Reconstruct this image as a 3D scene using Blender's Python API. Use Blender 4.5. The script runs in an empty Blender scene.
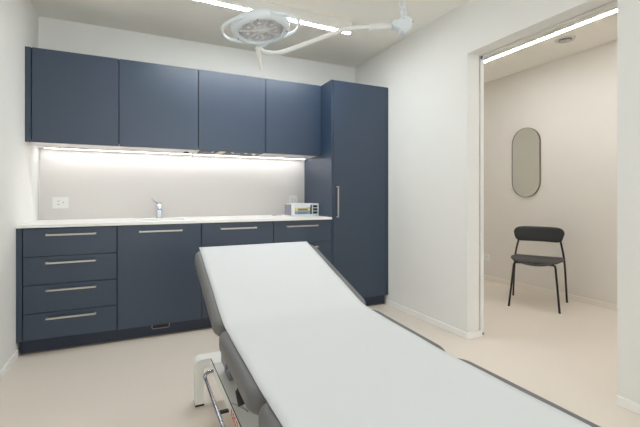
import bpy, bmesh, math, random
from mathutils import Vector, Matrix
random.seed(4)
S = bpy.context.scene
COL = S.collection
PI = math.pi

# ------------------------------------------------------------------ materials
def srgb(r, g, b):
    f = lambda c: (c / 255 / 12.92) if c / 255 <= .04045 else ((c / 255 + .055) / 1.055) ** 2.4
    return (f(r), f(g), f(b), 1)

def mat(name, rgb, rough=.5, metal=0, spec=.5, noise=0, nscale=40, bump=0, bscale=200, aniso=None):
    m = bpy.data.materials.new(name); m.use_nodes = True
    nt = m.node_tree; b = nt.nodes['Principled BSDF']
    c = srgb(*rgb)
    b.inputs['Base Color'].default_value = c
    b.inputs['Roughness'].default_value = rough
    b.inputs['Metallic'].default_value = metal
    b.inputs['Specular IOR Level'].default_value = spec
    tc = nt.nodes.new('ShaderNodeTexCoord')
    if noise:
        n = nt.nodes.new('ShaderNodeTexNoise'); n.inputs['Scale'].default_value = nscale
        n.inputs['Detail'].default_value = 4
        nt.links.new(tc.outputs['Object'], n.inputs['Vector'])
        mx = nt.nodes.new('ShaderNodeMix'); mx.data_type = 'RGBA'
        lo = tuple(max(0, v * (1 - noise)) for v in c[:3]) + (1,)
        hi = tuple(min(1, v * (1 + noise)) for v in c[:3]) + (1,)
        mx.inputs['A'].default_value = lo; mx.inputs['B'].default_value = hi
        nt.links.new(n.outputs['Fac'], mx.inputs['Factor'])
        nt.links.new(mx.outputs['Result'], b.inputs['Base Color'])
    if bump:
        n2 = nt.nodes.new('ShaderNodeTexNoise'); n2.inputs['Scale'].default_value = bscale
        n2.inputs['Detail'].default_value = 3
        nt.links.new(tc.outputs['Object'], n2.inputs['Vector'])
        bp = nt.nodes.new('ShaderNodeBump'); bp.inputs['Strength'].default_value = bump
        bp.inputs['Distance'].default_value = .002
        nt.links.new(n2.outputs['Fac'], bp.inputs['Height'])
        nt.links.new(bp.outputs['Normal'], b.inputs['Normal'])
    return m

def emit(name, rgb, strength):
    m = bpy.data.materials.new(name); m.use_nodes = True
    nt = m.node_tree; b = nt.nodes['Principled BSDF']
    b.inputs['Base Color'].default_value = srgb(*rgb)
    b.inputs['Emission Color'].default_value = srgb(*rgb)
    b.inputs['Emission Strength'].default_value = strength
    return m

M = dict(
    wall=mat('white_plaster', (236, 236, 232), .9, noise=.012, nscale=6, bump=.15, bscale=350),
    ceil=mat('ceiling_plaster', (248, 246, 238), .95, noise=.01, nscale=5),
    hallwall=mat('beige_plaster', (230, 225, 218), .85, noise=.015, nscale=5, bump=.15, bscale=350),
    floor=mat('beige_resin_floor', (228, 218, 206), .42, spec=.35, noise=.03, nscale=90, bump=.04, bscale=60),
    base=mat('white_skirting', (248, 247, 243), .35),
    hallbase=mat('beige_skirting', (240, 234, 224), .5),
    blue=mat('blue_grey_laminate', (36, 55, 77), .38, spec=.85, noise=.012, nscale=120),
    plinth=mat('blue_grey_plinth', (40, 50, 68), .5),
    inner=mat('white_cabinet_underside', (226, 220, 216), .5),
    gap=mat('dark_carcass_edge', (14, 16, 21), .8),
    top=mat('white_worktop', (242, 241, 238), .38),
    splash=mat('grey_textured_backsplash', (218, 215, 211), .55, noise=.03, nscale=300),
    steel=mat('brushed_steel', (205, 200, 192), .32, metal=1, noise=.02, nscale=50),
    chrome=mat('chrome', (186, 190, 198), .13, metal=1),
    plastic=mat('white_plastic', (236, 236, 234), .35),
    hole=mat('dark_socket_hole', (88, 82, 78), .6),
    black=mat('black_plastic', (28, 28, 30), .45),
    greyplas=mat('grey_plastic', (128, 130, 142), .5),
    yellow=mat('yellow_card', (236, 216, 140), .6),
    lblue=mat('light_blue_card', (120, 176, 206), .6),
    bluec=mat('blue_wrap', (100, 180, 215), .6),
    tagc=mat('beige_tag', (178, 168, 158), .6),
    beigec=mat('cream_wrap', (228, 220, 198), .6),
    vinyl=mat('grey_upholstery', (108, 108, 108), .48, spec=.4, noise=.02, nscale=80, bump=.08, bscale=500),
    sheet=mat('white_paper_cover', (218, 221, 223), .75, noise=.008, nscale=25, bump=.1, bscale=90),
    frame=mat('white_powder_coat', (246, 246, 243), .35),
    frame2=mat('pale_grey_cover', (214, 213, 207), .4),
    rubber=mat('black_rubber', (32, 32, 32), .8),
    red=mat('red_lettering', (218, 96, 66), .5),
    lamp=mat('pale_blue_grey_housing', (222, 230, 234), .38),
    lampw=mat('white_arm_enamel', (232, 233, 230), .3),
    grip=mat('white_handle', (236, 234, 226), .5),
    refl=mat('lamp_reflector', (236, 236, 238), .3, metal=.5),
    lens=mat('lamp_lens_dark', (200, 198, 200), .4, metal=.35),
    wood=mat('black_stained_ash', (44, 45, 47), .42, noise=.12, nscale=30),
    blackm=mat('black_steel_tube', (26, 26, 28), .4),
    mirror=mat('mirror_glass', (246, 247, 240), .03, metal=1),
    mframe=mat('bronze_mirror_edge', (120, 112, 100), .35, metal=.7),
    brown=mat('grey_seal_strip', (118, 108, 98), .6),
    alu=mat('white_aluminium', (226, 224, 219), .45),
    ledm=emit('led_diffuser', (248, 251, 255), 165),
    ledfill=emit('led_diffuser_fill', (248, 251, 255), 20),
    ledh=emit('led_diffuser_hall', (252, 253, 255), 57),
    ledu=emit('led_diffuser_cabinet', (252, 252, 255), 9),
)
# clear lamp cover
g = bpy.data.materials.new('clear_cover'); g.use_nodes = True
gb = g.node_tree.nodes['Principled BSDF']
gb.inputs['Transmission Weight'].default_value = 1; gb.inputs['Roughness'].default_value = .04
gb.inputs['IOR'].default_value = 1.2; gb.inputs['Base Color'].default_value = (1, 1, 1, 1)
M['clear'] = g

# ------------------------------------------------------------------ helpers
class MB:
    def __init__(s): s.bm = bmesh.new()
    def box(s, lo, hi, bev=0, seg=2, mt=None, mi=0):
        r = bmesh.ops.create_cube(s.bm, size=1)
        vs = r['verts']
        c = [(a + b) / 2 for a, b in zip(lo, hi)]; d = [b - a for a, b in zip(lo, hi)]
        for v in vs: v.co = Vector((c[0] + v.co.x * d[0], c[1] + v.co.y * d[1], c[2] + v.co.z * d[2]))
        fs = list({f for v in vs for f in v.link_faces})
        if bev:
            es = list({e for v in vs for e in v.link_edges})
            rb = bmesh.ops.bevel(s.bm, geom=es, offset=bev, segments=seg, affect='EDGES', profile=.5)
            fs = list({f for v in rb['verts'] for f in v.link_faces})
            vs = list({v for f in fs for v in f.verts})
        for f in fs: f.material_index = mi
        if mt is not None:
            for v in vs: v.co = mt @ v.co
        return s
    def tube(s, pts, r, n=12, smooth=0, mi=0, caps=True, flat=1.0):
        pts = [Vector(p) for p in pts]
        if smooth: pts = catmull(pts, smooth)
        rr = r if isinstance(r, (list, tuple)) else None
        rings = []; up = Vector((0, 0, 1)); prev = None
        for i, p in enumerate(pts):
            t = (pts[min(i + 1, len(pts) - 1)] - pts[max(i - 1, 0)]).normalized()
            if prev is None:
                a = t.cross(up) if abs(t.dot(up)) < .95 else t.cross(Vector((1, 0, 0)))
            else:
                a = prev - t * prev.dot(t)
            a.normalize(); prev = a; b = t.cross(a)
            if rr:
                k = i / (len(pts) - 1) * (len(rr) - 1); j = min(int(k), len(rr) - 2)
                rad = rr[j] + (rr[j + 1] - rr[j]) * (k - j)
            else: rad = r
            rings.append([s.bm.verts.new(p + (a * math.cos(q) + b * math.sin(q) * flat) * rad)
                          for q in (2 * PI * m / n for m in range(n))])
        for i in range(len(rings) - 1):
            for m in range(n):
                f = s.bm.faces.new((rings[i][m], rings[i][(m + 1) % n], rings[i + 1][(m + 1) % n], rings[i + 1][m]))
                f.smooth = True; f.material_index = mi
        if caps:
            for rg in (list(reversed(rings[0])), rings[-1]):
                f = s.bm.faces.new(rg); f.material_index = mi
        return s
    def lathe(s, prof, n=32, mt=None, mi=0):
        rings = []
        for r, z in prof:
            if r < 1e-6: rings.append([s.bm.verts.new((0, 0, z))])
            else: rings.append([s.bm.verts.new((r * math.cos(2 * PI * k / n), r * math.sin(2 * PI * k / n), z)) for k in range(n)])
        for a, b in zip(rings, rings[1:]):
            for k in range(n):
                k2 = (k + 1) % n
                if len(a) == 1 and len(b) == 1: continue
                if len(a) == 1: vs = (a[0], b[k], b[k2])
                elif len(b) == 1: vs = (a[k], b[0], a[k2])
                else: vs = (a[k], b[k], b[k2], a[k2])
                f = s.bm.faces.new(vs); f.smooth = True; f.material_index = mi
        if mt is not None:
            for rg in rings:
                for v in rg: v.co = mt @ v.co
        return s
    def prism(s, poly, a, b, axis=2, mi=0, mt=None):
        """extrude a 2D outline between a and b along an axis"""
        def P(u, v, w):
            q = [u, v]; q.insert(axis, w); return Vector(q)
        lo = [s.bm.verts.new(P(u, v, a)) for u, v in poly]; hi = [s.bm.verts.new(P(u, v, b)) for u, v in poly]
        n = len(poly)
        for f in [s.bm.faces.new(list(reversed(lo))), s.bm.faces.new(hi)] + \
                [s.bm.faces.new((lo[k], lo[(k + 1) % n], hi[(k + 1) % n], hi[k])) for k in range(n)]:
            f.material_index = mi
        if mt is not None:
            for v in lo + hi: v.co = mt @ v.co
        return s
    def build(s, name, m, parent=None, autos=True, loc=None, bevel=0):
        bmesh.ops.recalc_face_normals(s.bm, faces=s.bm.faces[:])
        me = bpy.data.meshes.new(name); s.bm.to_mesh(me); s.bm.free()
        for x in (m if isinstance(m, (list, tuple)) else [m]): me.materials.append(M[x])
        o = bpy.data.objects.new(name, me); COL.objects.link(o)
        if parent is not None:
            o.parent = parent
            if parent.type == 'EMPTY' or True:
                o.matrix_parent_inverse = wm(parent).inverted()
        return o

def wm(o):
    m = Matrix.LocRotScale(o.location, o.rotation_euler, None)
    if o.parent: m = wm(o.parent) @ o.matrix_parent_inverse @ m
    return m

def catmull(p, n):
    out = []; q = [p[0] * 2 - p[1]] + p + [p[-1] * 2 - p[-2]]
    for i in range(1, len(q) - 2):
        for k in range(n):
            t = k / n
            out.append(.5 * ((2 * q[i]) + (q[i + 1] - q[i - 1]) * t + (2 * q[i - 1] - 5 * q[i] + 4 * q[i + 1] - q[i + 2]) * t * t
                             + (3 * q[i] - q[i - 1] - 3 * q[i + 1] + q[i + 2]) * t ** 3))
    out.append(p[-1]); return out

def smooth(o):
    for f in o.data.polygons: f.use_smooth = True
    return o

def tag(o, label, cat, group=None):
    o['label'] = label; o['category'] = cat
    if group: o['group'] = group
    return o
def thing(name, loc, label, cat, group=None, rz=0):
    o = bpy.data.objects.new(name, None); COL.objects.link(o)
    o.location = loc; o.rotation_euler = (0, 0, rz); o.empty_display_size = .1
    return tag(o, label, cat, group)
def struct(o, label=None):
    o['kind'] = 'structure'
    if label: o['label'] = label
    return o

# ------------------------------------------------------------------ dimensions
H = 1.1305
XL, XR = -.7748, 2.3527
YB, YU, YK = 3.338, 3.573, 4.0195      # base fronts, upper fronts, back wall
ZT, ZU, ZC = 2.2570, 1.539, 2.670      # cabinet tops, upper bottoms, ceiling
ZD = .1047                             # bottom of base doors
YJ, YN = 2.2707, 1.2143                # doorway jambs
XS0, XS1, XH0, XH1 = 2.479, 2.495, 2.531, 4.2728
YF = -1.9; HY0, HY1 = -.6, 7.2

# ------------------------------------------------------------------ setting
struct(MB().box((XL - .15, YF - .15, -.1), (XH1 + .15, HY1 + .15, 0)).build('floor', 'floor'), 'beige seamless floor')
struct(MB().box((XL - .15, YF - .15, ZC), (XH1 + .15, HY1 + .15, ZC + .1)).build('ceiling', 'ceil'), 'white ceiling')
struct(MB().box((XL - .15, YF, 0), (XL, YK, ZC)).build('wall_left', 'wall'))
struct(MB().box((XL - .15, YK, 0), (XS0, YK + .15, ZC)).build('wall_back', 'wall'))
WX0, WX1, WZ0, WZ1 = -.45, 2.05, .75, 2.45      # window added out of view behind the camera to supply ambient daylight
w = MB()
w.box((XL - .15, YF - .15, 0), (WX0, YF, ZC)).box((WX1, YF - .15, 0), (XS0, YF, ZC))
w.box((WX0, YF - .15, 0), (WX1, YF, WZ0)).box((WX0, YF - .15, WZ1), (WX1, YF, ZC))
struct(w.build('wall_front', 'wall'))
w = MB(); fw_ = .05; y0, y1 = YF - .11, YF - .06
w.box((WX0, y0, WZ0), (WX0 + fw_, y1, WZ1)).box((WX1 - fw_, y0, WZ0), (WX1, y1, WZ1)).box((.775, y0, WZ0 + fw_), (.825, y1, WZ1 - fw_))
w.box((WX0 + fw_, y0, WZ0), (WX1 - fw_, y1, WZ0 + fw_)).box((WX0 + fw_, y0, WZ1 - fw_), (WX1 - fw_, y1, WZ1))
struct(w.build('added_window', 'alu'))
pl = bpy.data.lights.new('added_window_portal', 'AREA'); pl.shape = 'RECTANGLE'; pl.size = WX1 - WX0; pl.size_y = WZ1 - WZ0
pl.cycles.is_portal = True
po_ = bpy.data.objects.new('added_window_portal', pl); COL.objects.link(po_)
po_.location = ((WX0 + WX1) / 2, YF - .16, (WZ0 + WZ1) / 2); po_.rotation_euler = (PI / 2, 0, 0)
w = MB()
w.box((XR, YF, 0), (XS0, YN, ZC)).box((XR, YJ, 0), (XS0, YK, ZC)).box((XR, YN, ZT), (XS0, YJ, ZC))
struct(w.build('wall_right', 'wall'))
w = MB()
w.box((XS1, HY0, 0), (XH0, YN, ZC)).box((XS1, YJ, 0), (XH0, HY1, ZC)).box((XS1, YN, ZT), (XH0, YJ, ZC))
struct(w.build('wall_hall_left', 'wall'))
struct(MB().box((XH1, HY0, 0), (XH1 + .15, HY1, ZC)).build('wall_hall_right', 'hallwall'))
struct(MB().box((XS1, HY1, 0), (XH1 + .15, HY1 + .15, ZC)).build('wall_hall_back', 'hallwall'))
struct(MB().box((XS1, HY0 - .15, 0), (XH1 + .15, HY0, ZC)).build('wall_hall_front', 'hallwall'))
# closed end of the slot between the wall leaves
struct(MB().box((XS0, YJ + .25, 0), (XS1, YJ + .27, ZC)).box((XS0, YN - .27, 0), (XS1, YN - .25, ZC))
       .box((XS0, YN - .25, ZT + .10), (XS1, YJ + .25, ZT + .12)).build('trim_1', 'gap'))
bh, bt = .05, .012
struct(MB().box((XL, YF, 0), (XL + bt, YB + .02, bh), .002).build('baseboard_left', 'base'))
b = MB().box((XR - bt, YJ, 0), (XR, YB + .035, bh), .002).box((XR - bt, YJ - bt, 0), (XS1 + .008, YJ, bh), .002)
struct(b.build('baseboard_right', 'base'))
struct(MB().box((XR - bt, YF, 0), (XR, YN, bh), .002).build('baseboard_right_near', 'base'))
struct(MB().box((XL, YF, 0), (XR, YF + bt, bh), .002).build('baseboard_front', 'base'))
struct(MB().box((XH1 - bt, HY0, 0), (XH1, HY1, .055), .002).build('baseboard_hall', 'hallbase'))
struct(MB().box((XS1 + .009, YJ - .012, .012), (XS1 + .026, YJ, .03), .001)
       .box((XS1 + .0, YJ - .012, ZT - .024), (XS1 + .016, YJ, ZT - .001), .001).build('trim_2', 'greyplas'), 'small grey door guide blocks at the slot')

# ------------------------------------------------------------------ cabinets
def handle_h(x0, x1, z, parent, y=YB):
    h = MB(); r = .006
    h.box((x0, y - .040, z - r), (x1, y - .028, z + r), .0015)
    for x in (x0 + .006, x1 - .006): h.box((x - r, y - .032, z - r), (x + r, y - .0005, z + r), .0012)
    return h.build('handle', 'steel', parent)
def handle_v(x, z0, z1, parent, y=YB):
    h = MB(); r = .006
    h.box((x - r, y - .040, z0), (x + r, y - .028, z1), .0015)
    for z in (z0 + .006, z1 - .006): h.box((x - r, y - .032, z - r), (x + r, y - .0005, z + r), .0012)
    return h.build('handle', 'steel', parent)

ZB = .903        # top of base fronts
gp = .0030
bx = [-.737, -.149, .476, 1.103, 1.688]
ztop = [.8975, .6965, .4955, .2945, ZD]
hx = [(-.597, -.287), (.003, .322), (.629, .940), (1.220, 1.535)]
names = [
    ('drawer_cabinet', 'blue-grey base cabinet with four drawers, against the left wall', 'cabinet'),
    ('base_cabinet', 'blue-grey base cabinet with one tall front and a single top bar handle below the tap', 'cabinet'),
    ('drawer_cabinet', 'blue-grey drawer cabinet behind the raised headrest, right of the tall-front cabinet', 'cabinet'),
    ('drawer_cabinet', 'blue-grey drawer cabinet below the white organiser box, next to the tall cupboard', 'cabinet')]
for i in range(4):
    x0, x1 = bx[i], bx[i + 1]
    t = thing(names[i][0], ((x0 + x1) / 2, YB + .3, ZD), names[i][1], names[i][2])
    bx0 = XL + .001 if i == 0 else x0 + .0006
    MB().box((bx0, YB + .0215, ZD), (x1 - .0006, YK - .002, ZB)).build('carcass', 'gap', t)
    if i == 0:
        MB().box((XL + .001, YB, ZD), (x0 - gp, YB + .02, ZB), .001).build('filler_panel', 'blue', t)
    if i == 1:
        d = MB().box((x0 + gp, YB, ZD), (x1 - gp, YB + .02, ztop[0]), .001).build('door', 'blue', t)
        handle_h(*hx[i], .852, d)
    else:
        for k in range(4):
            d = MB().box((x0 + gp, YB, ztop[k + 1] + gp), (x1 - gp, YB + .02, ztop[k] - gp * .3), .001).build('drawer', 'blue', t)
            handle_h(*hx[i], [.852, .652, .457, .257][k], d)

# tall cupboard
t = thing('tall_cupboard', (2.02, YB + .3, ZD), 'tall blue-grey cupboard with one vertical bar handle, beside the right wall', 'cupboard')
MB().box((1.6895, YB + .0005, ZD), (1.7075, YK - .002, ZT), .0008).build('side_panel', 'blue', t)
MB().box((1.708, YB + .0215, ZD), (XR - .001, YK - .002, ZT)).build('carcass', 'gap', t)
d = MB().box((1.7115, YB, ZD), (2.3195, YB + .02, ZT - .001), .001).build('door', 'blue', t)
handle_v(1.746, .922, 1.226, d)
MB().box((2.3235, YB, ZD), (XR - .001, YB + .02, ZT - .001), .001).build('filler_panel', 'blue', t)

# plinth
t = thing('plinth', (.8, YB + .05, 0), 'dark blue-grey recessed plinth running under all the base cabinets', 'plinth')
MB().box((XL + .016, YB + .050, .008), (XR - .016, YB + .066, ZD - .001)).build('board', 'plinth', t)
MB().box((XL + .016, YB + .044, .0), (XR - .016, YB + .066, .008), .001).build('seal_strip', 'brown', t)
# oval recessed grip at the top of the plinth
def stadium(cx, cz, hw, hh, n=10):
    p = []
    for k in range(n + 1): a = -PI / 2 + PI * k / n; p.append((cx + hw - hh + hh * math.cos(a), cz + hh * math.sin(a)))
    for k in range(n + 1): a = PI / 2 + PI * k / n; p.append((cx - hw + hh + hh * math.cos(a), cz + hh * math.sin(a)))
    return p
def ring_prism(outer, inner, a, b, axis, mb):
    def P(u, v, w): q = [u, v]; q.insert(axis, w); return Vector(q)
    n = len(outer); V = [[mb.bm.verts.new(P(u, v, w)) for u, v in pl] for pl, w in ((outer, a), (inner, a), (inner, b), (outer, b))]
    for i in range(4):
        A, B = V[i], V[(i + 1) % 4]
        for k in range(n): mb.bm.faces.new((A[k], A[(k + 1) % n], B[(k + 1) % n], B[k]))
    return mb
hcx, hcz = .163, .078
o = MB().prism(stadium(hcx, hcz, .068, .0185), YB + .0475, YB + .0499, 1).build('grip_recess', 'black', t)
ring_prism(stadium(hcx, hcz, .070, .0205), stadium(hcx, hcz, .0635, .0145), YB + .044, YB + .0474, 1, MB()).build('grip_rim', 'greyplas', t)

# worktop with integrated basin
t = thing('worktop', (.45, 3.68, .905), 'long thin white worktop lying on the base cabinets', 'worktop')
YW = YB - .014
sx0, sx1, sy0, sy1 = -.03, .37, 3.53, 3.80
wk = MB()
x0, x1, y0, y1, z0, z1 = XL + .001, 1.6885, YW, YK - .001, .9045, .925
wk.box((x0, y0, z0), (sx0, y1, z1)).box((sx1, y0, z0), (x1, y1, z1)).box((sx0, y0, z0), (sx1, sy0, z1)).box((sx0, sy1, z0), (sx1, y1, z1))
wk.build('slab', 'top', t)
bs = MB(); q = .004; zb = .9052
# basin walls hang inside the cut-out, shallow enough to stay above the carcass top
bs.box((sx0, sy0, zb), (sx1, sy1, zb + .004))
bs.build('basin', 'top', t)
MB().lathe([(0, .0), (.022, 0), (.022, .0025), (.016, .003), (0, .0015)], 20, Matrix.Translation((.17, 3.66, zb + .004))).build('drain', 'chrome', t)

# backsplash
tag(MB().box((XL + .012, YK - .009, .9255), (1.689, YK - .0005, 1.5545)).build('backsplash', 'splash'),
    'light grey backsplash panel between the worktop and the upper cabinets', 'backsplash')

# upper cabinets
ux = [-.734, -.146, .482, 1.104, 1.688]
ul = ['leftmost blue-grey upper cabinet, above the drawers by the left wall',
      'second blue-grey upper cabinet from the left wall, above the tap',
      'third blue-grey upper cabinet from the left wall, with the dark glove slots beneath it',
      'blue-grey upper cabinet touching the tall cupboard']
for i in range(4):
    x0, x1 = ux[i], ux[i + 1]
    t = thing('wall_cabinet', ((x0 + x1) / 2, YU + .2, ZU), ul[i], 'cabinet', 'upper cabinets over the worktop')
    bx0 = XL + .001 if i == 0 else x0 + .0006
    MB().box((bx0, YU + .0215, ZU + .022), (x1 - .0006, YK - .001, ZT)).build('carcass', 'gap', t)
    MB().box((bx0, YU + .0215, ZU + .004), (x1 - .0006, YK - .0005, ZU + .0215)).build('bottom_panel', 'inner', t)
    MB().box((x0 + gp, YU, ZU), (x1 - gp * (1 if i < 3 else .3), YU + .02, ZT - .0005), .001).build('door', 'blue', t)
    if i == 0:
        MB().box((XL + .001, YU, ZU), (x0 - gp, YU + .02, ZT - .0005), .001).build('filler_panel', 'blue', t)

# under-cabinet light
t = thing('cabinet_light', (.45, 3.95, ZU), 'long thin white light strip under the upper cabinets', 'light')
zc_ = ZU + .0036
MB().box((-.72, 3.900, zc_ - .010), (1.66, 3.9025, zc_)).box((-.72, 3.9525, zc_ - .010), (1.66, 3.955, zc_)).box((-.72, 3.9025, zc_ - .003), (1.66, 3.9525, zc_)).build('housing', 'alu', t)
MB().box((-.718, 3.903, zc_ - .0095), (1.658, 3.952, zc_ - .0035)).build('diffuser', 'ledu', t)

# glove dispenser panel below third cabinet
t = thing('glove_dispenser', (.8, 3.73, ZU), 'dark openings with glove tips showing, under the third upper cabinet', 'dispenser')
zt = ZU + .0036
for a, b_ in ((.505, .665), (.735, .895), (.897, 1.085)):
    MB().box((a, 3.60, zt - .006), (b_, 3.85, zt), .0015).build('opening', 'black', t)
def tuft(x, y, s, m, dz=.02):
    mb = MB(); P = []
    n = 9
    for k in range(n):
        a = 2 * PI * k / n; r = s * .7 * random.uniform(.6, 1.2)
        P.append(mb.bm.verts.new((x + r * math.cos(a), y + r * 1.5 * math.sin(a), zt - .0055)))
    Q = [mb.bm.verts.new((x + (v.co.x - x) * .55 + random.uniform(-.004, .004), y + (v.co.y - y) * .55, zt - dz * random.uniform(.6, 1))) for v in P]
    for k in range(n): mb.bm.faces.new((P[k], P[(k + 1) % n], Q[(k + 1) % n], Q[k]))
    mb.bm.faces.new(Q); mb.bm.faces.new(list(reversed(P)))
    return mb.build('glove_tip', m, t)
MB().box((.672, 3.60, zt - .010), (.728, 3.85, zt), .003).build('divider', 'beigec', t)
tuft(.62, 3.66, .028, 'plastic', .012); tuft(.80, 3.65, .03, 'plastic', .012); tuft(.86, 3.68, .028, 'bluec', .018)
tuft(.93, 3.65, .03, 'plastic', .011); tuft(1.00, 3.66, .026, 'plastic', .014); tuft(1.03, 3.72, .03, 'plastic', .016)
# pull cord switch
t = thing('cord_switch', (.43, 3.80, zt), 'tiny cord switch hanging under the upper cabinet left of the glove slots', 'switch')
MB().lathe([(0, -.012), (.022, -.012), (.024, -.009), (.024, 0), (0, 0)], 24, Matrix.Translation((.405, 3.82, zt))).build('switch_base', 'black', t)
MB().box((.448, 3.776, zt - .004), (.470, 3.80, zt), .001).build('cord_mount', 'plastic', t)
MB().box((.4555, 3.786, zt - .052), (.4635, 3.791, zt - .0035), .0015).build('pull_tag', 'tagc', t)

# tap
tx, ty, tz = .176, 3.93, .9255
t = thing('tap', (tx, ty, tz), 'small chrome mixer tap with a raised lever on the white worktop', 'tap')
MB().box((tx - .021, ty - .021, tz), (tx + .021, ty + .021, tz + .135), .005).lathe([(0, 0), (.030, 0), (.030, .004), (0, .004)], 24, Matrix.Translation((tx, ty, tz))).build('body', 'chrome', t)
MB().box((tx - .016, ty - .15, tz + .085), (tx + .016, ty - .02, tz + .108), .005).tube([(tx, ty - .135, tz + .088), (tx, ty - .135, tz + .074)], .011).build('spout', 'chrome', t)
MB().tube([(tx - .01, ty - .005, tz + .138), (tx - .035, ty - .02, tz + .150), (tx - .066, ty - .05, tz + .180)], [.006, .005, .006], smooth=4).tube([(tx, ty, tz + .133), (tx, ty, tz + .143)], .018).build('lever', 'chrome', t)

# sockets on the backsplash
def socket_t13(cx, cz, y, w, h, label, triple=True):
    t = thing('wall_socket', (cx, y, cz), label, 'socket')
    MB().box((cx - w / 2, y - .009, cz - h / 2), (cx + w / 2, y, cz + h / 2), .002).build('plate', 'plastic', t)
    MB().box((cx - w / 2 + .012, y - .011, cz - h / 2 + .012), (cx + w / 2 - .012, y - .0092, cz + h / 2 - .012), .0006).build('insert', 'plastic', t)
    for dx, dz in ((-.016, .015), (-.016, -.013), (.018, .001)):
        for ex, ez in (((0, -.0055), (0, .0055), (.005, 0)) if dx > 0 else ((-.0055, 0), (.0055, 0), (0, -.004))):
            MB().tube([(cx + dx + ex, y - .0125, cz + dz + ez), (cx + dx + ex, y - .0112, cz + dz + ez)], .0027, 8).build('pin_hole', 'hole', t)
socket_t13(-.613, 1.072, YK - .0095, .122, .100, 'white triple wall socket on the backsplash near the left wall')
socket_t13(1.553, 1.085, YK - .0095, .095, .100, 'white wall socket on the backsplash just above the organiser box')

# tabletop organiser
oy = 3.63; ox0, ox1, oz0, oz1 = 1.388, 1.687, .9255, 1.052
t = thing('tabletop_organiser', (1.52, 3.7, .9255), 'white box unit with grey side, yellow and blue inserts and small slots on the worktop', 'organiser')
ca = MB()
ca.box((ox0, oy, oz1 - .012), (ox1, oy + .19, oz1)).box((ox0, oy, oz0 + .003), (ox1, oy + .19, oz0 + .018))
for a, b_ in ((ox0, ox0 + .036), (1.617, 1.624), (ox1 - .008, ox1)): ca.box((a, oy, oz0 + .0182), (b_, oy + .19, oz1 - .0122))
ca.box((ox0 + .036, oy + .15, oz0 + .0182), (ox1 - .008, oy + .19, oz1 - .0122))
ca.build('case', 'plastic', t)
MB().box((ox0 - .004, oy + .004, oz0 + .010), (ox0 - .0004, oy + .185, oz1 - .008), .001).build('side_panel', 'greyplas', t)
for fx in (ox0 + .02, ox1 - .02):
    MB().tube([(fx, oy + .02, oz0), (fx, oy + .02, oz0 + .003)], .008).build('foot', 'rubber', t)
zz = (oz0 + .018, oz0 + .051, oz0 + .083, oz1 - .012)
MB().box((1.6245, oy + .003, zz[1] - .003), (1.6838, oy + .149, zz[1] + .003)).box((1.6245, oy + .003, zz[2] - .003), (1.6838, oy + .149, zz[2] + .003)).build('shelf', 'plastic', t)
for k in range(3):
    MB().box((1.6265, oy + .012, zz[k] + .0045), (1.682, oy + .14, zz[k] + .025), .002).build('small_drawer', 'blue', t)
# window with boxed inserts
MB().box((1.4315, oy + .004, zz[2] + .003), (1.596, oy + .12, zz[3] - .0005), .001).build('insert', 'plastic', t)
for z, mm in ((oz0 + .052, 'yellow'), (oz0 + .0185, 'lblue')):
    i_ = MB().box((1.433, oy + .006, z), (1.594, oy + .12, z + .0305), .002).build('insert', mm, t)
    i_['label'] = 'yellow insert' if mm == 'yellow' else 'light blue insert'
    MB().box((1.458, oy + .0035, z + .004), (1.568, oy + .0056, z + .024), .0005).build('dark_label', 'greyplas', i_)
MB().box((1.599, oy + .01, oz0 + .0185), (1.6165, oy + .12, oz1 - .0125), .002).build('slot_column', 'blue', t)
# grey cable on the worktop left of it
tag(MB().tube([(1.38, 3.90, .9275), (1.30, 3.86, .9275), (1.27, 3.90, .9275), (1.33, 3.96, .9275), (1.36, 4.004, .935)], .0016, 8, smooth=6).build('power_cable', 'greyplas'),
    'thin grey cable lying on the worktop left of the organiser box', 'cable')

# ------------------------------------------------------------------ ceiling luminaires
def luminaire(lo, hi, label, m, name='ceiling_light', turn=0):
    c = [(a + b) / 2 for a, b in zip(lo, hi)]
    t = thing(name, (c[0], c[1], hi[2]), label, 'ceiling light')
    MB().box((lo[0], lo[1], lo[2] + .004), (hi[0], hi[1], hi[2] - .0005), .001).build('housing', 'alu', t)
    ex = .025 if hi[0] - lo[0] < hi[1] - lo[1] else .003; ey = .028 - ex
    MB().box((lo[0] + ex, lo[1] + ey, lo[2]), (hi[0] - ex, hi[1] - ey, lo[2] + .0038)).build('diffuser', m, t)
    t.rotation_euler = (0, 0, turn)
    return t
luminaire((.22, 2.949, 2.58), (1.712, 3.025, ZC), 'long slim white ceiling light in front of the upper cabinets', 'ledm', turn=math.radians(2.3))
luminaire((-.60, 1.35, 2.58), (1.25, 1.426, ZC), 'added long slim fill light, out of view above the exam table', 'ledfill')  # added above the frame to supply more light to the room
luminaire((3.345, .35, 2.58), (3.43, 3.50, ZC), 'long slim ceiling light in the hallway', 'ledh')

luminaire((3.345, 4.9, 2.58), (3.43, 6.7, ZC), 'added unseen fill light further down the hallway, beyond the mirror', 'ledfill')  # unseen, added to brighten what the hallway mirror reflects

# hall air vent
t = thing('air_vent', (3.80, 2.42, ZC), 'round white air vent in the hallway ceiling', 'vent')
T_ = Matrix.Translation((3.80, 2.42, 0))
MB().lathe([(.060, ZC - .0005), (.090, ZC - .0005), (.090, ZC - .005), (.084, ZC - .009), (.064, ZC - .007), (.060, ZC - .0005)], 40, T_).build('rim', 'alu', t)
v = MB().lathe([(0, ZC - .012), (.052, ZC - .012), (.056, ZC - .008), (.056, ZC - .0005), (0, ZC - .0005)], 40, T_)
v.build('core', 'greyplas', t)
for k in range(12):
    a = 2 * PI * k / 12
    R_ = Matrix.Translation((3.80, 2.42, ZC - .0145)) @ Matrix.Rotation(a, 4, 'Z')
    MB().box((.012, -.003, -.0022), (.052, .003, .0022), 0, mt=R_).build('vane', 'alu', t)

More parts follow.
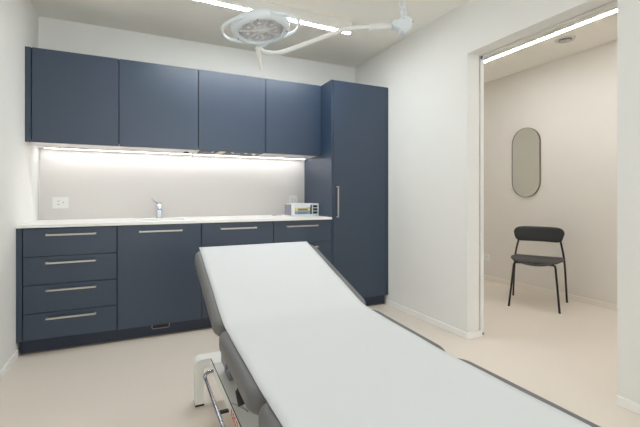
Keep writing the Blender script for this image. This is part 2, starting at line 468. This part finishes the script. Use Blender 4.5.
# ------------------------------------------------------------------ hallway things
def stadium_pts(cy, cz, hw, hh, n=20):
    p = []
    for k in range(n + 1): a = PI * k / n; p.append((cy + hw * math.cos(a), cz + (hh - hw) + hw * math.sin(a)))
    for k in range(n + 1): a = PI + PI * k / n; p.append((cy + hw * math.cos(a), cz - (hh - hw) + hw * math.sin(a)))
    return p
my, mz, mw, mh = 3.191, 1.537, .187, .422
t = thing('wall_mirror', (XH1, my, mz), 'tall pill-shaped mirror with a thin dark edge on the beige hallway wall', 'mirror')
MB().prism(stadium_pts(my, mz, mw - .0045, mh - .0045), XH1 - .018, XH1 - .002, 0).build('glass', 'mirror', t)
ring_prism(stadium_pts(my, mz, mw, mh), stadium_pts(my, mz, mw - .004, mh - .004), XH1 - .022, XH1 - .0005, 0, MB()).build('frame', 'mframe', t)

t = thing('wall_socket', (XH1, 3.77, .30), 'small white socket low on the beige hallway wall', 'socket')
MB().box((XH1 - .009, 3.735, .255), (XH1 - .0005, 3.82, .345), .002).build('plate', 'plastic', t)
for dy, dz in ((-.006, .006), (.006, .006), (0, -.004)): MB().tube([(XH1 - .0108, 3.777 + dy, .30 + dz), (XH1 - .0092, 3.777 + dy, .30 + dz)], .0028, 8).build('pin_hole', 'hole', t)

# chair: local frame +y forward, x to the sitter's right ; built in local then placed
fm = Vector(((3.432 + 3.675) / 2, (2.764 + 2.392) / 2)); rm = Vector(((3.864 + 4.123) / 2, (3.047 + 2.608) / 2))
fd = (fm - rm).normalized(); cc = (fm + rm) / 2
rz = math.atan2(fd.y, fd.x) - PI / 2
ch = thing('dining_chair', (cc.x, cc.y, 0), 'black metal-legged chair with curved wooden backrest beside the hallway mirror', 'chair', rz=rz)
CM = Matrix.Translation((cc.x, cc.y, 0)) @ Matrix.Rotation(rz, 4, 'Z')
W = lambda x, y, z: tuple(CM @ Vector((x, y, z)))
r = .0100
fy, ry = .252, -.245
for s in (-1, 1):
    MB().tube([W(s * .222, fy, .006), W(s * .190, fy - .048, .36), W(s * .183, fy - .056, .425), W(s * .165, fy - .066, .446), W(s * .09, fy - .075, .449), W(0, fy - .078, .449)], r, 12, smooth=5).build('leg', 'blackm', ch)
for s in (-1, 1):
    MB().tube([W(s * .258, ry, .006), W(s * .235, ry + .028, .44), W(s * .198, ry + .012, .66), W(s * .192, ry + .004, .735)], r, 12, smooth=6).build('leg', 'blackm', ch)
for s in (-1, 1):
    for (x, y) in ((s * .2225, fy + .001), (s * .2585, ry)):
        MB().tube([W(x, y, 0), W(x, y, .010)], .0105, 12).build('foot_cap', 'rubber', ch)
MB().tube([W(-.23, ry + .026, .447), W(-.12, ry + .03, .445), W(.12, ry + .03, .445), W(.23, ry + .026, .447)], .007, 10).tube([W(-.10, ry + .03, .445), W(-.10, fy - .08, .449)], .007, 10).tube([W(.10, ry + .03, .445), W(.10, fy - .08, .449)], .007, 10).build('seat_rail', 'blackm', ch)
# seat shell: superellipse, dished, front edge rolled
sb = MB(); nx, ny = 22, 18; gv = {}
def seat_pt(u, v):
    # u,v in -1..1 mapped square -> rounded square
    x = u * math.sqrt(1 - v * v * .30); y = v * math.sqrt(1 - u * u * .34)
    wx = .243 - .012 * v
    z = .4585 + .016 * (abs(x) ** 2.2) - .026 * max(0, y) ** 3 * (1 - x * x) + .014 * max(0, -y) ** 2
    return x * wx, y * .215 + .000, z
for lay in (0, 1):
    for i in range(nx + 1):
        for j in range(ny + 1):
            x, y, z = seat_pt(-1 + 2 * i / nx, -1 + 2 * j / ny)
            gv[lay, i, j] = sb.bm.verts.new(W(x, y, z + (.005 if lay else -.005)))
for i in range(nx):
    for j in range(ny):
        sb.bm.faces.new((gv[1, i, j], gv[1, i + 1, j], gv[1, i + 1, j + 1], gv[1, i, j + 1]))
        sb.bm.faces.new((gv[0, i, j], gv[0, i, j + 1], gv[0, i + 1, j + 1], gv[0, i + 1, j]))
for i in range(nx):
    for j in (0, ny): sb.bm.faces.new((gv[0, i, j], gv[0, i + 1, j], gv[1, i + 1, j], gv[1, i, j]))
for j in range(ny):
    for i in (0, nx): sb.bm.faces.new((gv[0, i, j], gv[0, i, j + 1], gv[1, i, j + 1], gv[1, i, j]))
smooth(sb.build('seat', 'wood', ch))
# pale underside pad
MB().box((-.17, -.10, .424), (.17, .175, .432), .003, mt=CM).build('seat_underside', 'alu', ch)
# backrest: curved rounded board
bb = MB(); n_, m_ = 26, 8; gv = {}
for lay in (0, 1):
    for i in range(n_ + 1):
        u = -math.cos(PI * i / n_)
        hh = .080 * (1 - min(1, abs(u)) ** 9) ** .42 if abs(u) < 1 else 0
        hh = max(hh, .022)
        for j in range(m_ + 1):
            v = -1 + 2 * j / m_
            x = u * (.236 + .006 * v)
            y = ry + .020 + .055 * u * u - .010 * v + (.0055 if lay else -.0055)
            z = .712 + v * hh + .004 * (1 - u * u)
            gv[lay, i, j] = bb.bm.verts.new(W(x, y, z))
for i in range(n_):
    for j in range(m_):
        bb.bm.faces.new((gv[1, i, j], gv[1, i + 1, j], gv[1, i + 1, j + 1], gv[1, i, j + 1]))
        bb.bm.faces.new((gv[0, i, j], gv[0, i, j + 1], gv[0, i + 1, j + 1], gv[0, i + 1, j]))
for i in range(n_):
    for j in (0, m_): bb.bm.faces.new((gv[0, i, j], gv[0, i + 1, j], gv[1, i + 1, j], gv[1, i, j]))
for j in range(m_):
    for i in (0, n_): bb.bm.faces.new((gv[0, i, j], gv[0, i, j + 1], gv[1, i, j + 1], gv[1, i, j]))
smooth(bb.build('backrest', 'wood', ch))

# ------------------------------------------------------------------ exam table
BX0, BX1 = .2876, .9075; BC = (BX0 + BX1) / 2; HW = (BX1 - BX0) / 2 + .032
ZM = .619; TH = .080
P3 = (-.12, ZM); P2 = (.957, ZM); P1 = (1.458, .642); P0 = (2.108, .857)
bed = thing('exam_table', (BC, 1.2, 0), 'padded grey examination table with raised headrest in the middle of the room', 'examination table')

def cushion(a, b, name, r=.065, e=.020, g=.005):
    L = math.hypot(b[0] - a[0], b[1] - a[1]); th = math.atan2(b[1] - a[1], b[0] - a[0])
    mt = Matrix.Translation((BC + .003, a[0], a[1])) @ Matrix.Rotation(th, 4, 'X')
    mb = MB(); n = 8
    def ring(ins, z):
        hw = HW - ins; l0, l1 = g + ins, L - g - ins; rr = max(.004, r - ins * .6); P = []
        for cx, cy, a0 in ((hw - rr, l1 - rr, 0), (-hw + rr, l1 - rr, PI / 2), (-hw + rr, l0 + rr, PI), (hw - rr, l0 + rr, 1.5 * PI)):
            for k in range(n + 1):
                q = a0 + PI / 2 * k / n; P.append(mb.bm.verts.new(mt @ Vector((cx + rr * math.cos(q), cy + rr * math.sin(q), z))))
        return P
    R = []
    for k in range(7):
        q = PI / 2 * k / 6; R.append(ring(e * (1 - math.sin(q)), -e + e * math.cos(q)))
    R.append(ring(0, -TH + .040))
    for k in range(1, 7):
        q = PI / 2 * k / 6; R.append(ring(.036 * (1 - math.cos(q)), -TH + .036 * (1 - math.sin(q))))
    R = [ring(e, 0)] + R[1:]
    for A, B in zip(R, R[1:]):
        for k in range(len(A)):
            f = mb.bm.faces.new((A[k], A[(k + 1) % len(A)], B[(k + 1) % len(A)], B[k])); f.smooth = True
    mb.bm.faces.new(R[0]); mb.bm.faces.new(list(reversed(R[-1])))
    c = mb.build(name, 'vinyl', bed)
    # steel support below
    f = MB(); z = -TH - .031
    for x in (-.20, .20): f.box((x - .015, .03, z), (x + .015, L - .03, z + .03), .002, mt=mt)
    for y in (.05, L - .08): f.box((-.185, y, z + .001), (.185, y + .03, z + .029), .002, mt=mt)
    f.build('support_frame', 'frame2', bed)
    return mt, L
cushion(P3, P2, 'leg_cushion'); cushion(P2, P1, 'seat_cushion'); mt1, L1 = cushion(P1, P0, 'back_cushion')

# bed base
BZ = .25
hw_ = BC - .351
MB().box((BC - hw_, .45, BZ - .048), (BC + hw_, 2.149, BZ - .002), .002).build('base_beam', 'frame', bed)
MB().box((BC - hw_ + .0015, .46, BZ - .0018), (BC + hw_ - .0015, 2.148, BZ - .0006)).build('seam_strip', 'gap', bed)
for a, b_ in ((2.075, 2.148), (1.815, 2.072), (1.40, 1.812), (.95, 1.397), (.463, .947)):
    MB().box((BC - hw_ + .0045, a, BZ - .0004), (BC + hw_ - .0045, b_, BZ + .003), .001).build('top_cover', 'frame' if a > 2 else 'frame2', bed)
for y in (2.150, .38):
    lg = MB(); o_ = .049
    outer = []; X0, X1 = .273, 2 * BC - .273; R1 = .035; w_ = .048
    # U-shaped bow
    po = [(X0, .012)]
    for k in range(9): q = PI - PI / 2 * k / 8; po.append((X0 + R1 + R1 * math.cos(q), BZ - R1 + R1 * math.sin(q)))
    for k in range(9): q = PI / 2 - PI / 2 * k / 8; po.append((X1 - R1 + R1 * math.cos(q), BZ - R1 + R1 * math.sin(q)))
    po += [(X1, .012), (X1 - w_, .012)]
    for k in range(5): q = PI / 2 * k / 4; po.append((X1 - w_ - .01 + .01 * math.cos(q), BZ - w_ - .01 + .01 * math.sin(q)))
    for k in range(5): q = PI / 2 + PI / 2 * k / 4; po.append((X0 + w_ + .01 + .01 * math.cos(q), BZ - w_ - .01 + .01 * math.sin(q)))
    po += [(X0 + w_, .012)]
    lg.prism(po, y, y + .078, 1); lg.build('leg_bow', 'frame', bed)
    for x in (X0, X1 - w_): MB().box((x + .001, y + .001, 0), (x + w_ - .001, y + .077, .0118), .002).build('foot_pad', 'rubber', bed)
# lifting column and undercarriage
MB().box((BC - .13, 1.0, BZ + .0032), (BC + .13, 1.30, .42), .004).build('lift_column', 'frame2', bed)
MB().box((BC - .11, 1.02, .4205), (BC + .11, 1.28, .478), .004).build('column_sleeve', 'steel', bed)
ua = MB()
for x in (-.17, .17): ua.box((BC + x - .014, .25, .4785), (BC + x + .014, 1.44, .492), .002)
ua.box((BC - .155, .99, .4785), (BC + .155, 1.03, .491), .002).box((BC - .155, 1.27, .4785), (BC + .155, 1.31, .491), .002)
ua.build('undercarriage', 'frame', bed)
MB().tube([(BC - .06, 1.29, .40), (BC - .06, 1.95, .66)], .012).tube([(BC - .06, 1.29, .40), (BC - .06, 1.6, .522)], .019).build('gas_strut', 'chrome', bed)
# chrome foot rail both sides
for s in (-1, 1):
    f = lambda x: x if s < 0 else 2 * BC - x
    MB().tube([(f(.3505), 2.045, .226), (f(.325), 2.045, .224), (f(.309), 2.035, .216), (f(.305), 2.00, .211), (f(.305), 1.95, .210), (f(.305), 1.0, .210), (f(.305), .60, .210), (f(.312), .53, .216), (f(.3505), .51, .222)], .0088, 12, smooth=5).build('foot_rail', 'chrome', bed)
    for y in (1.66, 1.0):
        MB().box((min(f(.306), f(.3505)), y, .205), (max(f(.306), f(.3505)), y + .022, .213), .002).build('rail_bracket', 'black', bed)
# black release lever + cable, hinge plate
MB().tube([(.338, 1.445, .402), (.348, 1.415, .358)], [.011, .0165], 14).tube([(.338, 1.447, .398), (.36, 1.46, .46), (.398, 1.46, .515)], .006, 8).build('release_lever', 'black', bed)
MB().tube([(.347, 1.425, .352), (.40, 1.53, .262), (.38, 1.60, .2545), (.356, 1.64, .2545)], .0009, 6, smooth=4).build('lever_cable', 'rubber', bed)
MB().box((.375, 1.86, .30), (.387, 1.97, .52), .002).box((.375, 1.79, .335), (.383, 1.8595, .375), .002).box((.3875, 1.84, .2535), (.44, 1.95, .33), .003).build('hinge_bracket', 'greyplas', bed)
MB().box((BC - .05, 1.90, .2535), (BC + .05, 2.02, .42), .004).build('rear_post', 'frame2', bed)

# partly legible red lettering along the beam side (reads along -Y)
def text(body, size, loc, rot, m, name, parent, ext=.0006):
    cu = bpy.data.curves.new(name, 'FONT'); cu.body = body; cu.size = size; cu.extrude = ext
    o = bpy.data.objects.new(name, cu); COL.objects.link(o)
    dg = bpy.context.evaluated_depsgraph_get()
    me = bpy.data.meshes.new_from_object(o.evaluated_get(dg))
    bpy.data.objects.remove(o); bpy.data.curves.remove(cu)
    me.transform(Matrix.Translation(loc) @ rot)
    me.materials.clear(); me.materials.append(M[m])
    o = bpy.data.objects.new(name, me); COL.objects.link(o)
    o.parent = parent; o.matrix_parent_inverse = wm(parent).inverted()
    return o
# face normal -X, reading direction -Y
rot = Matrix(((0, 0, -1, 0), (-1, 0, 0, 0), (0, 1, 0, 0), (0, 0, 0, 1)))
text('/LECO', .046, (.3498, 1.625, .2115), rot, 'red', 'lettering', bed)

# paper cover
def profile():
    P = [Vector((0, y, z)) for y, z in (P3, P2, P1, P0)]
    out = [];
    def lerp(a, b, n): return [a + (b - a) * k / n for k in range(n)]
    out = lerp(P[0], P[1], 24) + lerp(P[1], P[2], 14) + lerp(P[2], P[3], 18) + [P[3]]
    # soften the creases
    for _ in range(3):
        out = [out[0]] + [(out[i - 1] + out[i] * 2 + out[i + 1]) / 4 for i in range(1, len(out) - 1)] + [out[-1]]
    return out
pr = profile(); sh = MB(); nw = 24; V = {}
for i, p in enumerate(pr):
    t_ = (pr[min(i + 1, len(pr) - 1)] - pr[max(i - 1, 0)]).normalized(); nn = Vector((0, -t_.z, t_.y))
    for j in range(nw + 1):
        u = j / nw; x = BX0 + (BX1 - .006 - BX0) * u
        wv = .0006 * math.sin(p.y * 41 + u * 2.2) * math.sin(u * PI) + 0.0006 * math.sin(p.y * 23 - u * 5)
        if .93 < p.y < .99: wv -= .0
        q = p + nn * (.0044 + wv); q.x = x
        V[0, i, j] = sh.bm.verts.new(q); V[1, i, j] = sh.bm.verts.new(q - nn * .0018)
N = len(pr)
for i in range(N - 1):
    for j in range(nw):
        sh.bm.faces.new((V[0, i, j], V[0, i, j + 1], V[0, i + 1, j + 1], V[0, i + 1, j]))
        sh.bm.faces.new((V[1, i, j], V[1, i + 1, j], V[1, i + 1, j + 1], V[1, i, j + 1]))
    for j in (0, nw): sh.bm.faces.new((V[0, i, j], V[0, i + 1, j], V[1, i + 1, j], V[1, i, j]))
for j in range(nw):
    for i in (0, N - 1): sh.bm.faces.new((V[0, i, j], V[0, i, j + 1], V[1, i, j + 1], V[1, i, j]))
tag(smooth(sh.build('paper_cover', 'sheet')), 'white cover sheet laid flat over the whole examination table', 'cover sheet')

# ------------------------------------------------------------------ exam lamp
LC = Vector((.731, 2.474, 2.235))
# tilt: disc faces down, slightly towards the camera; long axis drops to the left
tilt = Matrix.Rotation(math.radians(-3.5), 4, Vector((.9053, -.4249, 0))) @ Matrix.Rotation(math.radians(-8), 4, Vector((.4249, .9053, 0)))
LM = Matrix.Translation(LC) @ tilt
yaw = Matrix.Rotation(math.radians(-25.14), 4, 'Z')    # local x = towards camera's right, local y = away from the camera
LMy = LM @ yaw
lamp = thing('exam_lamp', LC, 'white round examination lamp on a jointed arm hanging from the ceiling', 'lamp')
Rr = .196
MB().lathe([(.150, -.022), (.153, -.027), (.162, -.028), (.178, -.025), (.190, -.012), (.194, .008), (.189, .024), (.165, .040), (.120, .050), (.06, .054), (0, .054), ], 56, LMy).lathe([(.150, -.022), (.148, -.010), (.152, .004), (0, .006)], 56, LMy).build('housing', 'lamp', lamp)
# reflector cells
MB().lathe([(0, -.008), (.148, -.008), (.148, .0035), (0, .0035)], 48, LMy).build('reflector_plate', 'refl', lamp)
for k in range(7):
    a = 2 * PI * k / 7 + .25
    T2 = LMy @ Matrix.Translation((.096 * math.cos(a), .096 * math.sin(a), -.0082))
    c = MB().lathe([(.039, 0), (.040, -.005), (.037, -.0055), (.033, -.004), (.017, -.0012), (0, -.001), (0, 0), (.039, 0)], 24, T2).build('reflector_cell', 'lens', lamp)
    MB().lathe([(0, -.002), (.012, -.002), (.011, -.008), (0, -.010)], 14, T2).build('led_lens', 'refl', c)
for k in range(7):
    a = 2 * PI * (k + .5) / 7 + .25
    MB().box((.03, -.004, -.018), (.149, .004, -.0085), .0015, mt=LMy @ Matrix.Rotation(a, 4, 'Z')).build('spoke', 'lampw', lamp)
MB().lathe([(0, -.022), (.022, -.022), (.028, -.018), (.030, -.0085), (0, -.0085)], 24, LMy).build('hub', 'lampw', lamp)
# side grips
for s in (-1, 1):
    pts = [(s * .085, -.168, .002), (s * .165, -.142, .0), (s * .230, -.085, .0), (s * .254, 0, .0), (s * .230, .085, .0), (s * .165, .142, .0), (s * .085, .168, .002)]
    MB().tube([tuple(LMy @ Vector(p)) for p in pts], .0095, 12, smooth=5, flat=1.25).build('side_grip', 'lamp', lamp)
for (x, y) in ((.0, -.168), (-.162, .04), (.164, .03)):
    T2 = LMy @ Matrix.Translation((x, y, -.0290))
    MB().lathe([(0, -.0022), (.005, -.0022), (.005, .002), (0, .002)], 10, T2).build('screw', 'greyplas', lamp)
# yoke at the far rim, sterile grip, arm
Yk0 = LMy @ Vector((0, .20, -.01))
A1 = Vector((.800, 2.677, 2.181)) ; A0 = Vector((.775, 2.672, 2.192))
yk = MB().tube([tuple(LMy @ Vector((-.075, .176, -.006))), tuple(LMy @ Vector((-.045, .196, -.014))), tuple(A0)], [.014, .017, .017], 12, smooth=4)
yk.tube([tuple(LMy @ Vector((.012, .186, -.006))), tuple(LMy @ Vector((-.010, .200, -.014))), tuple(A0)], [.014, .017, .017], 12, smooth=4).build('yoke', 'lamp', lamp)
MB().tube([tuple(A0 + Vector((-.012, -.01, -.012))), tuple(A0 + Vector((-.006, -.006, -.03))), tuple(A0 + Vector((.012, -.012, -.168)))], [.020, .018, .0085], 16).build('sterile_grip', 'grip', lamp)
MB().tube([tuple(A0 + Vector((-.012, -.012, .006))), tuple(A0 + Vector((-.013, -.030, .004)))], .008, 12).build('status_button', 'beigec', lamp)
J = Vector((1.709, 2.236, 2.346))
arm = [A0 + Vector((.01, 0, -.012)), Vector((.815, 2.667, 2.156)), Vector((.90, 2.62, 2.150)), Vector((.99, 2.575, 2.178)), Vector((1.27, 2.445, 2.292)), Vector((1.345, 2.407, 2.320)), Vector((1.43, 2.367, 2.328)), Vector((1.50, 2.334, 2.332))]
MB().tube([tuple(p) for p in arm], .0155, 14, smooth=5).build('lower_arm', 'lampw', lamp)
MB().tube([(1.485, 2.341, 2.331), (1.632, 2.272, 2.337)], .0215, 16).build('arm_sleeve', 'lampw', lamp)
# joint: rounded body with neck
jb = MB()
ax = Vector((.9053, -.4249, 0)); ayy = Vector((.4249, .9053, 0))
JM = Matrix(((ax.x, ayy.x, 0, J.x), (ax.y, ayy.y, 0, J.y), (0, 0, 1, J.z), (0, 0, 0, 1)))
o2 = [(-.088, -.026), (-.088, .024), (-.062, .027), (-.03, .036), (-.012, .047), (-.006, .052), (.03, .052), (.05, .038), (.06, .015), (.058, -.012), (.045, -.038), (.020, -.062), (-.002, -.068), (-.022, -.060), (-.042, -.044), (-.060, -.032)]
def inset(pl, k): return [(x * k - .0 * (1 - k), z * k) for x, z in pl]
lay = [(inset(o2, .80), -.040), (inset(o2, .95), -.032), (o2, -.020), (o2, .020), (inset(o2, .95), .032), (inset(o2, .80), .040)]
RR = [[jb.bm.verts.new(JM @ Vector((x, y, z))) for x, z in pl] for pl, y in lay]
for A, B in zip(RR, RR[1:]):
    for k in range(len(A)):
        f = jb.bm.faces.new((A[k], A[(k + 1) % len(A)], B[(k + 1) % len(A)], B[k])); f.smooth = True
jb.bm.faces.new(RR[0]); jb.bm.faces.new(RR[-1])
jo = jb.build('joint_housing', 'lamp', lamp)
for x, z in ((-.010, .030), (.054, .008), (-.084, .02), (-.084, -.022)):
    T2 = JM @ Matrix.Translation((x, -.036 if x > -.05 else -.0215, z)) @ Matrix.Rotation(PI / 2, 4, 'X')
    MB().lathe([(0, .004), (.004, .004), (.004, -.004), (0, -.004)], 8, T2).build('screw', 'greyplas', jo)
lens_ = MB().lathe([(0, -.02), (.024, -.014), (.030, 0), (0, .0)], 20, JM @ Matrix.Translation((-.006, -.012, -.050)))
lens_.build('brake_knob', 'lamp', jo)
nk = JM @ Vector((.0, 0, .045)); n2 = JM @ Vector((-.003, 0, .105)); n3 = JM @ Vector((-.004, 0, .132))
MB().tube([tuple(nk), tuple(n2)], .0195, 16).build('neck', 'lamp', lamp)
MB().tube([tuple(n2), tuple(n3)], .0225, 16).build('collar', 'lampw', lamp)
MT = Vector((1.40, 1.86, ZC - .035))
MB().tube([tuple(n3 - Vector((0, 0, .004))), tuple(n3 + Vector((-.02, -.02, .02))), tuple(MT)], [.024, .024, .022], 16, smooth=4).build('upper_arm', 'lampw', lamp)
MB().lathe([(0, ZC - .07), (.035, ZC - .07), (.05, ZC - .05), (.085, ZC - .03), (.09, ZC - .0005), (0, ZC - .0005)], 32, Matrix.Translation((MT.x, MT.y, 0))).build('ceiling_mount', 'lampw', lamp)

# ------------------------------------------------------------------ camera, world
cam = bpy.data.cameras.new('camera'); co = bpy.data.objects.new('camera', cam); COL.objects.link(co)
co.location = (0, 0, H); co.rotation_euler = (PI / 2, 0, math.radians(-25.1408))
cam.sensor_width = 36; cam.lens = 386.57 / 640 * 36
cam.shift_y = -(213.5 - 195.92) / 640; cam.clip_start = .02
S.camera = co
wd = bpy.data.worlds.new('world'); S.world = wd; wd.use_nodes = True
wd.node_tree.nodes['Background'].inputs['Color'].default_value = (.9, .95, 1, 1)
wd.node_tree.nodes['Background'].inputs['Strength'].default_value = 3.4
S.view_settings.view_transform = 'Standard'; S.view_settings.look = 'None'
S.view_settings.gamma = 1; S.view_settings.use_curve_mapping = False
S.view_settings.exposure = .1
S.cycles.max_bounces = 14; S.cycles.diffuse_bounces = 8
